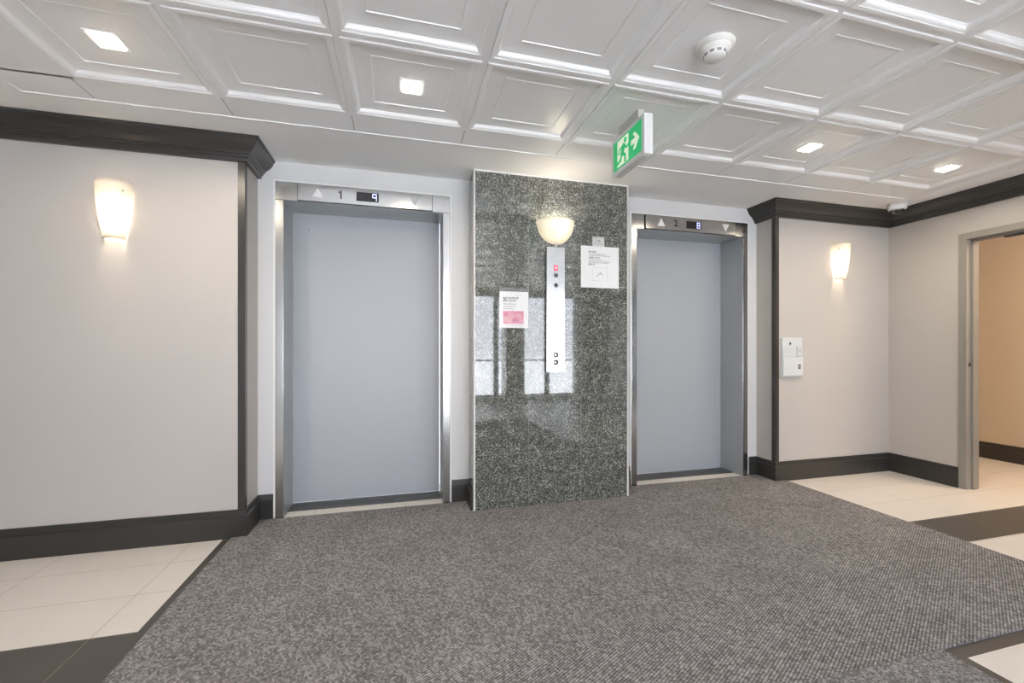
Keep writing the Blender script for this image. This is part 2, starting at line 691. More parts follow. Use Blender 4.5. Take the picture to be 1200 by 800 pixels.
# coffered tiles: concentric square rings
PROF = [(0.0132, 0.0085), (0.0136, -0.0005), (0.029, -0.0005), (0.030, 0.0020), (0.035, 0.0028), (0.040, 0.0048), (0.0435, 0.0080), (0.0458, 0.0120), (0.0475, 0.0155), (0.050, 0.0166), (0.051, 0.0195), (0.056, 0.0202), (0.085, 0.0218), (0.120, 0.0225), (0.1230, 0.0227), (0.1238, 0.0197), (0.1263, 0.0197), (0.1275, 0.0240)]
LIGHT_CELLS = [(0, 1), (2, 1), (6, 1), (8, 1)]
for i in range(NC):
    for j in range(NR):
        x0, y0 = GX0 + i * T, GY1 - (j + 1) * T
        rings = []
        vs = []
        for (o_, z_) in PROF:
            vs += [(x0 + o_, y0 + o_, CZ + z_), (x0 + T - o_, y0 + o_, CZ + z_), (x0 + T - o_, y0 + T - o_, CZ + z_), (x0 + o_, y0 + T - o_, CZ + z_)]
        fs = []
        for a in range(len(PROF) - 1):
            for q in range(4):
                qq = (q + 1) % 4
                fs.append((a * 4 + q, a * 4 + qq, (a + 1) * 4 + qq, (a + 1) * 4 + q))
        L = (len(PROF) - 1) * 4
        fs.append((L, L + 1, L + 2, L + 3))
        c.add(vs, fs, 1)
# grid bars
for i in range(NC + 1):
    x = GX0 + i * T
    c.box(x - 0.012, x + 0.012, GY0, GY1 + 0.012, CZ + 0.0065, CZ + 0.012, 1)
for j in range(NR + 1):
    y = GY1 - j * T
    for i in range(NC):
        x = GX0 + i * T
        c.box(x + 0.012, x + T - 0.012, y - 0.012, y + 0.012, CZ + 0.0065, CZ + 0.012, 1)
struct(c.build('ceiling', ['ceiling_plaster', 'ceiling_tile', 'ceiling_gap'], fixn=False))
ZP = CZ + 0.0240     # underside of a tile's centre panel

# ------------------------------------------------------------------ walls
struct(MB().box(XO, XL, YL, 3.5, 0, CZ).build('wall_left', 'wall_beige'))
w = MB()
hx = 0.047
w.box(XL, E1[0] + hx, YE, 3.44, 0, CZ)
w.box(E1[1] - hx, E2[0] + hx, YE, 3.44, 0, CZ)
w.box(E2[1] - hx, XR, YE, 3.44, 0, CZ)
w.box(E1[0] + hx, E1[1] - hx, YE, 3.44, 2.120, CZ)
w.box(E2[0] + hx, E2[1] - hx, YE, 3.44, 2.120, CZ)
struct(w.build('wall_elevators', 'wall_white'))
struct(MB().box(XR, XW, YR, 3.5, 0, CZ).build('wall_alcove', 'wall_beige'))
# right wall with the doorway and a window bay further back
DY0, DY1, DZ = 1.48, 2.43, 2.053       # outer edges of the door frame
WRY0, WRY1 = -2.8, -0.5  # unseen near part of the bay lengthened to brighten the right side
w = MB()
w.box(XW, XW + 0.12, DY1 - 0.012, 3.5, 0, CZ)
w.box(XW, XW + 0.12, DY0 + 0.012, DY1 - 0.012, DZ - 0.012, CZ)
w.box(XW, XW + 0.12, WRY1, DY0 + 0.012, 0, CZ)
w.box(XW, XW + 0.12, WRY0, WRY1, 0, 0.10)
w.box(XW, XW + 0.12, WRY0, WRY1, 2.30, CZ)
w.box(XW, XW + 0.12, YB, WRY0, 0, CZ)
struct(w.build('wall_right', 'wall_beige'))
# window wall behind the camera
w = MB()
w.box(XO, XW, YB - 0.14, YB, 2.30, CZ)
w.box(XO, XW, YB - 0.14, YB, 0.0, 0.08)
w.box(XO, -1.75, YB - 0.14, YB, 0.08, 2.30)  # unseen solid stretch, put in to keep daylight off the left side
w.box(XW - 0.10, XW + 0.12, YB - 0.14, YB, 0.08, 2.30)
struct(w.build('wall_windows', 'wall_white'))
struct(MB().box(XO - 0.14, XO, YB - 0.14, 3.5, 0, CZ).build('wall_outer', 'wall_beige'))
# side corridor behind the doorway
struct(MB().box(5.87, 5.98, -1.5, 3.6, 0, top).build('wall_corridor', 'wall_peach'))
w = MB()
w.box(XW + 0.12, 5.87, 3.5, 3.6, 0, top)
w.box(XW + 0.12, 5.87, -1.5, -1.4, 0, top)
struct(w.build('wall_corridor_ends', 'wall_peach'))

# granite pillar, white corner strips
p_ = MB().box(PX0 + 0.001, PX1 - 0.001, PY, YE - 0.0005, 0.0, CZ - 0.003)
struct(p_.build('wall_pillar', 'granite'))
t = MB()
t.box(PX0 - 0.003, PX0 + 0.010, PY - 0.006, PY - 0.0002, 0.0, CZ - 0.001)
t.box(PX0 - 0.004, PX0 + 0.0008, PY - 0.006, PY + 0.014, 0.0, CZ - 0.001)
struct(t.build('trim_1', 'white_metal'))
t = MB()
t.box(PX1 - 0.010, PX1 + 0.003, PY - 0.006, PY - 0.0002, 0.0, CZ - 0.001)
t.box(PX1 - 0.0008, PX1 + 0.004, PY - 0.006, PY + 0.014, 0.0, CZ - 0.001)
struct(t.build('trim_2', 'white_metal'))
struct(MB().box(PX0 + 0.0105, PX1 - 0.0105, PY - 0.005, PY - 0.0002, CZ - 0.012, CZ - 0.001).build('trim_3', 'white_metal'))

# windows: glass panes in dark mullions
k = 0
wx = [-1.75, -0.5, 0.75, 2.0, 3.15, XW - 0.10]
for a, b in zip(wx[:-1], wx[1:]):
    k += 1
    f_ = MB()
    for (x0, x1) in ((a, a + 0.05), (b - 0.05, b)):
        f_.box(x0, x1, YB - 0.10, YB - 0.03, 0.08, 2.30)
    for (z0, z1) in ((0.08, 0.14), (0.86, 0.90), (2.24, 2.30)):
        f_.box(a + 0.05, b - 0.05, YB - 0.10, YB - 0.03, z0, z1)
    fo = struct(f_.build('window_%d' % k, 'window_metal'))
    MB().box(a + 0.05, b - 0.05, YB - 0.068, YB - 0.062, 0.14, 2.24).build('pane', 'window_glass', fo)
wy = [WRY0, (WRY0 + WRY1) / 2, WRY1]
for a, b in zip(wy[:-1], wy[1:]):
    k += 1
    f_ = MB()
    for (y0, y1) in ((a, a + 0.05), (b - 0.05, b)):
        f_.box(XW + 0.03, XW + 0.10, y0, y1, 0.10, 2.30)
    for (z0, z1) in ((0.10, 0.16), (2.24, 2.30)):
        f_.box(XW + 0.03, XW + 0.10, a + 0.05, b - 0.05, z0, z1)
    fo = struct(f_.build('window_%d' % k, 'window_metal'))
    MB().box(XW + 0.062, XW + 0.068, a + 0.05, b - 0.05, 0.16, 2.24).build('pane', 'window_glass', fo)
# two granite columns of the lobby behind the camera (seen in the polished pillar)
struct(MB().box(2.04, 2.42, -2.70, -2.32, 0, CZ - 0.003).build('wall_column', 'granite'))
struct(MB().box(3.06, 3.52, -1.40, -1.0, 0, CZ - 0.003).build('wall_column_near', 'granite'))
struct(MB().box(-40, 40, -60, YB - 0.16, -0.25, -0.13).build('ground', 'outdoor_ground'))

# ------------------------------------------------------------------ crown, baseboards, corner guards
CROWN = [(0.0, 0.0), (0.104, 0.0), (0.104, -0.012), (0.100, -0.015), (0.096, -0.018), (0.094, -0.024), (0.090, -0.034), (0.083, -0.046), (0.073, -0.058), (0.061, -0.068), (0.052, -0.074), (0.047, -0.078), (0.045, -0.084), (0.045, -0.090), (0.036, -0.092), (0.034, -0.097), (0.033, -0.104), (0.026, -0.107), (0.024, -0.113), (0.022, -0.128), (0.0, -0.128)]
CROWN = [(a, CZ - 0.0005 + b) for a, b in CROWN]
BASE = [(0.0, 0.0), (0.020, 0.0), (0.020, 0.124), (0.0185, 0.127), (0.0135, 0.128), (0.0120, 0.131), (0.0090, 0.160), (0.0070, 0.165), (0.0, 0.165)]
struct(MB().sweep([(XO, YL), (XL, YL), (XL, YE)], CROWN).build('trim_4', 'dark_trim'))
struct(MB().sweep([(XR, YE), (XR, YR), (XW, YR), (XW, YB + 0.02)], CROWN).build('trim_5', 'dark_trim'))
struct(MB().sweep([(XO, YL), (XL, YL), (XL, YE), (E1[0] - 0.012, YE)], BASE).build('baseboard_left', 'dark_trim'))
struct(MB().sweep([(E1[1] + 0.012, YE), (PX0, YE), (PX0, PY + 0.016)], BASE).build('baseboard_middle', 'dark_trim'))
struct(MB().sweep([(PX1, PY + 0.016), (PX1, YE), (E2[0] - 0.012, YE)], BASE).build('baseboard_pillar', 'dark_trim'))
struct(MB().sweep([(E2[1] + 0.012, YE), (XR, YE), (XR, YR), (XW, YR), (XW, DY1 + 0.001)], BASE).build('baseboard_right', 'dark_trim'))
struct(MB().sweep([(XW, DY0 - 0.001), (XW, WRY1)], BASE).build('baseboard_front', 'dark_trim'))
struct(MB().sweep([(5.87, 3.5), (5.87, -1.4)], BASE).build('baseboard_corridor', 'dark_trim'))
g_ = 0.034
t = MB()
t.box(XL - g_, XL + 0.004, YL - 0.004, YL, 0.166, CZ - 0.1285)
t.box(XL, XL + 0.004, YL, YL + g_, 0.166, CZ - 0.1285)
struct(t.build('trim_6', 'dark_trim'))
t = MB()
t.box(XR - 0.004, XR + g_, YR - 0.004, YR, 0.166, CZ - 0.1285)
t.box(XR - 0.004, XR, YR, YR + g_, 0.166, CZ - 0.1285)
struct(t.build('trim_7', 'dark_trim'))

# ------------------------------------------------------------------ carpets
q = 0.0205
pts = [(-0.965, 1.137), (3.190, 1.137), (3.190, YR - q), (XR - q, YR - q), (XR - q, YE - q), (PX1 + 0.021, YE - q), (PX1 + 0.021, PY - 0.008), (PX0 - 0.021, PY - 0.008), (PX0 - 0.021, YE - q), (XL + q, YE - q), (XL + q, YL - q), (-0.965, YL - q)]
tag(MB().prism(pts, 'z', 0.0004, 0.008).build('carpet', 'carpet'), 'wide charcoal speckled carpet covering the floor in front of the elevators', 'carpet')
tag(MB().prism([(-0.965, -0.7), (1.957, -0.7), (1.957, 1.1345), (-0.965, 1.1345)], 'z', 0.0004, 0.0085).build('carpet', 'carpet_runner'), 'finer grey carpet strip in the bottom right foreground, meeting the wide carpet at a seam', 'carpet')

# ------------------------------------------------------------------ elevators
SEG = {'9': 'abcfg', '8': 'abcdefg'}


def elevator(ex, number, floor_no, label, ax):
    x0, x1 = ex
    root = thing('elevator', label, 'elevator', ((x0 + x1) / 2, 3.30, 0))
    jw, ztop, zhead = 0.050, 2.241, 2.117
    yd = 3.415
    yf = YE - 0.010
    # stainless face of the frame: jambs and header
    f_ = MB()
    f_.rbox(x0, x0 + jw, yf, YE - 0.0005, 0.0002, zhead, 0.002)
    f_.rbox(x1 - jw, x1, yf, YE - 0.0005, 0.0002, zhead, 0.002)
    f_.rbox(x0, x1, yf, YE - 0.0005, zhead + 0.0006, ztop, 0.002)
    f_.build('door_frame', 'steel', root)
    # returns of the opening
    r_ = MB()
    r_.box(x0 + jw - 0.0025, x0 + jw, YE - 0.0004, yd, 0.0, zhead)
    r_.box(x1 - jw, x1 - jw + 0.0025, YE - 0.0004, yd, 0.0, zhead)
    r_.box(x0 + jw, x1 - jw, YE - 0.0004, yd, zhead, zhead + 0.0025)
    r_.build('frame_return', 'satin_steel', root)
    # white bead round the frame
    b_ = MB()
    b_.box(x0 - 0.011, x0 - 0.0006, YE - 0.008, YE - 0.0005, 0.0085, ztop + 0.011)
    b_.box(x1 + 0.0006, x1 + 0.011, YE - 0.008, YE - 0.0005, 0.0085, ztop + 0.011)
    b_.box(x0 - 0.0005, x1 + 0.0005, YE - 0.008, YE - 0.0005, ztop + 0.0006, ztop + 0.011)
    b_.build('casing', 'white_metal', root)
    # the two door leaves (fast and slow panel) and their lower edge
    a, b = x0 + jw + 0.001, x1 - jw - 0.001
    d_ = MB()
    d_.box(a, b, yd + 0.0005, yd + 0.03, 0.006, zhead - 0.0005)
    d_.build('door_panel', 'door_paint', root)
    e_ = MB()
    hx_ = a + 0.105 if number == '1' else a + 0.035
    e_.lathe([(0.0, 0.0), (0.0035, 0.0), (0.0035, 0.0035), (0.0, 0.0035)], (hx_, yd - 0.0032, 2.000), 'y', 12)
    e_.build('key_hole', 'black_plastic', root)
    # sill
    s_ = MB()
    s_.rbox(a, b, 3.252, yd + 0.0002, 0.0003, 0.005, 0.001)
    for yy in (3.300, 3.345):
        s_.box(a, b, yy, yy + 0.004, 0.0045, 0.0062)
    s_.build('sill', 'sill_metal', root)
    # indicator panel on the header
    i0, i1 = ax['panel']
    z0, z1 = 2.121, 2.234
    yp = yf - 0.016
    ip = MB().rbox(i0, i1, yp, yf - 0.0045, z0, z1, 0.002).build('indicator_panel', 'polished_steel', root)
    MB().box(i0 - 0.0035, i1 + 0.0035, yf - 0.0040, yf - 0.0003, z0 - 0.0030, z1 + 0.0030).build('painted_shadow_rim', 'black_plastic', ip)  # black backing plate, its rim paints a shadow outline round the panel
    zc = 2.179
    ys_ = yp - 0.0012
    xu = ax['up']
    MB().prism([(xu - 0.036, zc - 0.030), (xu + 0.036, zc - 0.030), (xu, zc + 0.033)], 'y', ys_, yp - 0.0001).build('up_arrow', 'arrow_white', ip)
    xd = ax['down']
    MB().prism([(xd - 0.038, zc + 0.032), (xd, zc - 0.034), (xd + 0.038, zc + 0.032)], 'y', ys_, yp - 0.0001).build('down_arrow', ax['down_mat'], ip)
    mt = Matrix.Translation((ax['num'], ys_ + 0.0006, zc)) @ Matrix.Rotation(math.radians(90), 4, 'X')
    xn = ax['num']
    if number == '1':
        MB().prism([(xn - 0.0015, zc - 0.027), (xn + 0.0065, zc - 0.027), (xn + 0.0065, zc + 0.027), (xn + 0.0005, zc + 0.027), (xn - 0.013, zc + 0.0165), (xn - 0.013, zc + 0.0085), (xn - 0.0015, zc + 0.0155)], 'y', ys_, yp - 0.0001).build('number', 'dark_print', ip)
    else:
        MB().text(number, 0.076, mt).build('number', 'dark_print', ip)
    s0, s1 = ax['screen']
    sc = MB().box(s0, s1, ys_, yp - 0.0001, zc - 0.032, zc + 0.030).build('display', 'black_plastic', ip)
    xc = s1 - 0.027
    hw, hh, tk = 0.0145, 0.0225, 0.0060
    y1, y2 = ys_ - 0.0012, ys_ - 0.0001
    dg = MB()
    zc2 = zc - 0.002
    seg = {'a': (xc - hw, xc + hw, zc2 + hh - tk / 2, zc2 + hh + tk / 2), 'g': (xc - hw, xc + hw, zc2 - tk / 2, zc2 + tk / 2), 'd': (xc - hw, xc + hw, zc2 - hh - tk / 2, zc2 - hh + tk / 2),
           'f': (xc - hw, xc - hw + tk * .8, zc2 + tk * .3, zc2 + hh), 'b': (xc + hw - tk * .8, xc + hw, zc2 + tk * .3, zc2 + hh), 'e': (xc - hw, xc - hw + tk * .8, zc2 - hh, zc2 - tk * .3), 'c': (xc + hw - tk * .8, xc + hw, zc2 - hh, zc2 - tk * .3)}
    for ch in SEG[floor_no]:
        q0, q1, r0, r1 = seg[ch]
        dg.box(q0, q1, y1, y2, r0, r1)
    dg.build('digit', 'digit_blue', sc)
    return root


simple('arrow_dull', (0.50, 0.505, 0.50), rough=0.5, var=0.03)
elevator(E1, '1', '9', 'left elevator door, numbered 1, in steel frame with display reading 9', dict(panel=(-0.655, 0.231), up=-0.531, num=-0.385, screen=(-0.284, -0.138), down=0.109, down_mat='arrow_dull'))
elevator(E2, '2', '8', 'right elevator door, numbered 2, in steel frame beside the granite pillar', dict(panel=(1.966, 2.853), up=2.110, num=2.249, screen=(2.352, 2.497), down=2.748, down_mat='arrow_white'))

# ------------------------------------------------------------------ doorway in the right wall
f_ = MB()
XI = XW + 0.12


def jamb(prof, y, sgn):
    pass


# hollow-metal profile: face on the wall, throat, stop, second rebate; swept round the opening
FR = 0.050
d_ = MB()
faces = [(0.0, FR)]
# far jamb (towards +y), near jamb, head; profile points are (x, distance from outer edge)
prof = [(XW - 0.014, 0.0), (XW - 0.014, FR), (XW + 0.040, FR), (XW + 0.040, FR + 0.016), (XW + 0.092, FR + 0.016), (XW + 0.092, FR), (XI + 0.014, FR), (XI + 0.014, 0.0), (XI + 0.0002, 0.0), (XI + 0.0002, 0.013), (XW - 0.0002, 0.013), (XW - 0.0002, 0.0)]
kk = len(prof)
rows = []
for (cy, sy, cz) in ((DY1, -1, 0.0), (DY1, -1, DZ), (DY0, 1, DZ), (DY0, 1, 0.0)):
    for (x, o_) in prof:
        z = 0.0 if cz == 0.0 else cz - o_
        rows.append((x, cy + sy * o_, z))
fs = []
for s_ in range(3):
    for j in range(kk):
        jj = (j + 1) % kk
        fs.append((s_ * kk + j, s_ * kk + jj, (s_ + 1) * kk + jj, (s_ + 1) * kk + j))
fs.append(tuple(range(kk)))
fs.append(tuple(range(3 * kk, 4 * kk)))
d_.add(rows, fs)
door = struct(d_.build('door_1', 'grey_frame_paint'))
s_ = MB()
s_.box(XW + 0.004, XW + 0.036, DY1 - FR - 0.0022, DY1 - FR - 0.0002, 0.945, 1.055)
s_.build('strike_plate', 'grey_frame_paint', door)
s_ = MB()
s_.box(XW + 0.010, XW + 0.030, DY1 - FR - 0.0036, DY1 - FR - 0.0023, 0.985, 1.015)
s_.build('strike_hole', 'black_plastic', door)
s_ = MB()
s_.rbox(XW + 0.045, XW + 0.085, 2.02, 2.19, DZ - FR - 0.016 - 0.014, DZ - FR - 0.0162, 0.003)
s_.tube([(XW + 0.065, 2.03, DZ - FR - 0.028), (XW + 0.075, 1.90, DZ - FR - 0.035)], 0.007)
s_.build('closer_bracket', 'dark_metal', door)

# lamp of the side corridor (out of the frame)
lamp('corridor_lamp', 'AREA', (5.25, 1.2, top - 0.02), HALL, (1.0, 0.76, 0.54), shape='RECTANGLE', size=0.5, size_y=1.6)

# ------------------------------------------------------------------ recessed downlights
lights = [(0, 0, 'square recessed downlight in the leftmost coffered tile, above the left wall sconce'),
          (2, 0, 'square recessed downlight in the ceiling tile in front of the left elevator'),
          (6, 0, 'square recessed downlight in the ceiling tile nearest the right elevator, left of another'),
          (8, 0, 'rightmost square recessed downlight, in the ceiling corner near the security camera')]


def downlight(x, y, label, group):
    root = thing('downlight', label, 'ceiling light', (x, y, ZP), group)
    f_ = MB()
    a, b = 0.056, 0.044
    z0, z1 = ZP - 0.005, ZP - 0.0003
    f_.box(x - a, x + a, y - a, y - b, z0, z1)
    f_.box(x - a, x + a, y + b, y + a, z0, z1)
    f_.box(x - a, x - b, y - b, y + b, z0, z1)
    f_.box(x + b, x + a, y - b, y + b, z0, z1)
    f_.build('trim_ring', 'white_metal', root)
    MB().box(x - b + 0.0003, x + b - 0.0003, y - b + 0.0003, y + b - 0.0003, ZP - 0.0110, ZP - 0.0005).build('diffuser', 'led_white', root)
    lamp('downlight_lamp', 'AREA', (x, y, ZP - 0.0125), LED, (1.0, 0.86, 0.68), root, shape='SQUARE', size=0.082, spread=math.radians(160))
    return root


lights += [(3, 5, 'recessed downlight mirrored in the granite pillar, the upper of two small reflected spots'),
           (3, 7, 'recessed downlight mirrored in the granite pillar, the lower of two small reflected spots')]
for (i, j, lb) in lights:
    downlight(GX0 + (i + 0.5) * T, GY1 - (j + 0.5) * T, lb, 'recessed downlights in the coffered ceiling')

# ------------------------------------------------------------------ wall sconces (tapered frosted half-shades)


def sconce(x, y, label, studx):
    z0, z1 = 1.742, 2.060
    root = thing('wall_sconce', label, 'wall lamp', (x, y, z0), 'tapered wall sconces')
    # half-round tapered shade, open above and below
    prof = []
    K = 14
    for i in range(K + 1):
        t_ = i / K
        r = 0.050 + 0.036 * (1 - (1 - t_) ** 1.9)
        prof.append((r, z0 + (z1 - z0) * t_))
    sh = MB()
    seg = 20
    vs, fs = [], []
    for layer in (0.0, -0.004):
        for (r, z) in prof:
            for s_ in range(seg + 1):
                a = math.pi * s_ / seg
                vs.append((x + (r + layer) * math.cos(a), y - 0.004 - (r * 1.0 + layer) * math.sin(a), z))
    k_ = seg + 1
    n_ = (K + 1) * k_
    for a in range(K):
        for s_ in range(seg):
            fs.append((a * k_ + s_, a * k_ + s_ + 1, (a + 1) * k_ + s_ + 1, (a + 1) * k_ + s_))
            fs.append((n_ + a * k_ + s_, n_ + (a + 1) * k_ + s_, n_ + (a + 1) * k_ + s_ + 1, n_ + a * k_ + s_ + 1))
    for s_ in range(seg):
        fs.append((s_, n_ + s_, n_ + s_ + 1, s_ + 1))
        b = K * k_
        fs.append((b + s_, b + s_ + 1, n_ + b + s_ + 1, n_ + b + s_))
    sh.add(vs, fs, 0, True)
    sh.build('lamp_shade', 'frosted_glass', root)
    m_ = MB()
    m_.rbox(x - 0.028, x + 0.028, y - 0.012, y - 0.0005, z0 + 0.09, z0 + 0.25, 0.002)
    m_.build('back_plate', 'white_metal', root)
    m_ = MB().lathe([(0.0, 0.0), (0.007, 0.0005), (0.0075, 0.004), (0.006, 0.007), (0.0, 0.007)], (x + studx, y - 0.060, z0 + 0.262), 'y', 14)
    o_ = m_.build('fixing_stud', 'dark_metal', root)
    hv, hf = [], []
    for zz in (z0 + 0.226, z0 + 0.230):
        hv.append((x, y - 0.008, zz))
        for s_ in range(seg + 1):
            a = math.pi * s_ / seg
            hv.append((x + 0.054 * math.cos(a), y - 0.008 - 0.054 * math.sin(a), zz))
    m1 = seg + 2
    for s_ in range(seg):
        hf.append((0, s_ + 1, s_ + 2))
        hf.append((m1, m1 + s_ + 2, m1 + s_ + 1))
        hf.append((s_ + 1, m1 + s_ + 1, m1 + s_ + 2, s_ + 2))
    hf.append((0, seg + 1, m1 + seg + 1, m1))
    hf.append((0, m1, m1 + 1, 1))
    MB().add(hv, hf).build('holder_baffle', 'white_metal', root)  # plate added inside to block lamp light from the top of the glass
    lamp('sconce_bulb', 'POINT', (x, y - 0.042, z0 + 0.135), SCONCE, WARM, root, shadow_soft_size=0.022)
    return root


sconce(-1.545, YL, 'glowing frosted tapered sconce on the wide left wall, left of the elevators', 0.060)
sconce(3.790, YR, 'glowing frosted tapered sconce on the right alcove wall, above the white dispenser', -0.060)

# bowl sconce on the granite
bx, bz = 1.098, 2.050
root = thing('bowl_sconce', 'white glass half bowl uplight on the granite pillar above the call panel', 'wall lamp', (bx, PY, bz - 0.165))
R_, Hb = 0.142, 0.165
K, seg = 14, 28
vs, fs = [], []
for layer in (0.0, 0.005):
    for i in range(K + 1):
        t_ = (math.pi / 2) * i / K
        r = max(0.004, (R_ - layer) * math.sin(t_) ** 0.92)
        z = bz - (Hb - layer) * math.cos(t_)
        for s_ in range(seg + 1):
            a = math.pi * s_ / seg
            vs.append((bx + r * math.cos(a), PY - 0.003 - r * 0.86 * math.sin(a), z))
k_ = seg + 1
n_ = (K + 1) * k_
for a in range(K):
    for s_ in range(seg):
        fs.append((a * k_ + s_, a * k_ + s_ + 1, (a + 1) * k_ + s_ + 1, (a + 1) * k_ + s_))
        fs.append((n_ + a * k_ + s_, n_ + (a + 1) * k_ + s_, n_ + (a + 1) * k_ + s_ + 1, n_ + a * k_ + s_ + 1))
for s_ in range(seg):
    b = K * k_
    fs.append((b + s_, b + s_ + 1, n_ + b + s_ + 1, n_ + b + s_))
MB().add(vs, fs, 0, True).build('glass_bowl', 'bowl_glass', root)
for sx in (-1, 1):
    MB().lathe([(0.0, -0.007), (0.005, -0.005), (0.007, 0.0), (0.005, 0.005), (0.0, 0.007)], (bx + sx * (R_ + 0.002), PY - 0.012, bz - 0.022), 'x', 12).build('fixing_stud', 'warm_white_plastic', root)
MB().lathe([(0.0, -0.022), (0.006, -0.020), (0.008, -0.012), (0.005, -0.006), (0.010, -0.001), (0.010, 0.003), (0.0, 0.004)], (bx, PY - 0.013, bz - Hb), 'z', 16).build('finial', 'chrome', root)
lamp('bowl_bulb', 'POINT', (bx, PY - 0.065, bz - 0.045), BOWL, (1.0, 0.89, 0.72), root, shadow_soft_size=0.025)

# ------------------------------------------------------------------ call panel
cx0, cx1, cz0, cz1 = 1.025, 1.166, 0.958, 1.862
yp = PY - 0.026
root = thing('call_panel', 'tall narrow steel elevator call panel on the granite pillar', 'call panel', ((cx0 + cx1) / 2, PY, cz0))
MB().box(cx0 + 0.004, cx1 - 0.004, PY - 0.020, PY - 0.0005, cz0 + 0.004, cz1 - 0.004).build('back_box', 'dark_metal', root)
MB().rbox(cx0, cx1, yp, PY - 0.0205, cz0, cz1, 0.002).build('face_plate', 'polished_steel', root)
xm = (cx0 + cx1) / 2


def disc(x, z, r, mat, name, dep=0.003):
    return MB().lathe([(0.0, -dep), (r * 0.9, -dep), (r, -dep * 0.7), (r, 0.0), (0.0, 0.0)], (x, yp - 0.0002, z), 'y', 24).build(name, mat, root)


MB().rbox(xm - 0.016, xm + 0.016, yp - 0.002, yp - 0.0002, 1.690, 1.732, 0.0008).build('warning_light', 'red_lens', root)
MB().rbox(xm - 0.006, xm + 0.006, yp - 0.0030, yp - 0.0021, 1.704, 1.722, 0.0004).build('flame_symbol', 'arrow_white', root)
disc(xm, 1.657, 0.0155, 'dark_metal', 'key_switch')
disc(xm, 1.586, 0.0155, 'black_plastic', 'key_switch')
for z in (1.083, 1.029):
    b_ = disc(xm, z, 0.0138, 'polished_steel', 'call_button', 0.003)
    MB().lathe([(0.0140, 0.0), (0.0198, 0.0), (0.0198, -0.0034), (0.0140, -0.0034), (0.0140, 0.0)], (xm, yp - 0.0002, z), 'y', 28).build('button_ring', 'dark_print', b_)

# ------------------------------------------------------------------ notices taped to the granite


def word_lines(mb, rows, mi, y0, y1):
    """rows: (x start, x end, z baseline, x-height) drawn as small separate strokes like printed words"""
    for (a, b, z, hgt) in rows:
        x = a
        while x < b:
            wlen = random.uniform(2.0, 5.5) * hgt
            e = min(b, x + wlen)
            xx = x
            while xx < e - hgt * 0.3:
                hh_ = hgt * random.choice((1.0, 1.0, 1.0, 1.45))
                zz = z - (hgt * 0.4 if random.random() < 0.12 else 0)
                mb.box(xx, xx + hgt * 0.30, y0, y1, zz, z + hh_, mi)
                if random.random() < 0.7:
                    zb_ = z + random.choice((0.0, hgt * 0.75, hgt * 0.4))
                    mb.box(xx + hgt * 0.30, xx + hgt * 0.52, y0, y1, zb_, zb_ + hgt * 0.22, mi)
                xx += hgt * 0.62
            x = e + hgt * 0.55


ax0, ax1, az0, az1 = 0.682, 0.896, 1.274, 1.534
yn = PY - 0.0012
root = thing('notice_sheet', 'white notice with a pink picture in a clear sleeve, left side of the pillar', 'notice', ((ax0 + ax1) / 2, PY, az0))
MB().box(ax0 + 0.001, ax1 - 0.001, yn, PY - 0.0004, az0 + 0.001, az1).build('sheet', 'paper', root)
pr = MB()
y0_, y1_ = yn - 0.0007, yn - 0.0001
word_lines(pr, [(ax0 + 0.026, ax0 + 0.140, 1.481, 0.0105), (ax0 + 0.026, ax0 + 0.128, 1.462, 0.0105)], 0, y0_, y1_)
word_lines(pr, [(ax0 + 0.028, ax0 + 0.124, 1.440, 0.0075), (ax0 + 0.028, ax0 + 0.126, 1.424, 0.0075), (ax0 + 0.028, ax0 + 0.112, 1.407, 0.0075)], 1, y0_, y1_)
pr.build('printed_lines', ['dark_print', 'grey_print', 'pale_print'], root)
pr = MB()
word_lines(pr, [(ax0 + 0.115, ax0 + 0.165, 1.508, 0.004)], 0, y0_, y1_)
pr.build('top_line', 'pale_print', root)
pr = MB()
word_lines(pr, [(ax0 + 0.090, ax0 + 0.180, 1.291, 0.004)], 0, y0_, y1_)
pr.build('footer_line', 'pale_print', root)
MB().box(ax0 + 0.026, ax1 - 0.036, y0_, y1_, 1.305, 1.395).build('picture', 'pink_print', root)
sl = MB()
sl.box(ax0 - 0.001, ax1 + 0.002, yn - 0.0016, yn - 0.0011, az1 - 0.002, az1 + 0.024)
sl.build('sleeve', 'clear_plastic', root)

bx0, bx1, bz0, bz1 = 1.302, 1.612, 1.583, 1.893
root = thing('notice_sheet', 'large square white notice with a small diagram, right side of the pillar', 'notice', ((bx0 + bx1) / 2, PY, bz0))
MB().box(bx0, bx1, yn, PY - 0.0004, bz0, bz1).build('sheet', 'paper', root)
pr = MB()
word_lines(pr, [(bx0 + 0.062, bx0 + 0.125, 1.846, 0.0085), (bx0 + 0.062, bx0 + 0.150, 1.803, 0.0085), (bx0 + 0.062, bx0 + 0.112, 1.752, 0.0085)], 0, y0_, y1_)
word_lines(pr, [(bx0 + 0.064, bx0 + 0.20, 1.832, 0.0055), (bx0 + 0.064, bx0 + 0.245, 1.820, 0.0055), (bx0 + 0.064, bx0 + 0.17, 1.790, 0.0055), (bx0 + 0.064, bx0 + 0.24, 1.777, 0.0055), (bx0 + 0.064, bx0 + 0.23, 1.767, 0.0055)], 1, y0_, y1_)
pr.build('printed_lines', ['dark_print', 'grey_print', 'pale_print'], root)
pr = MB()
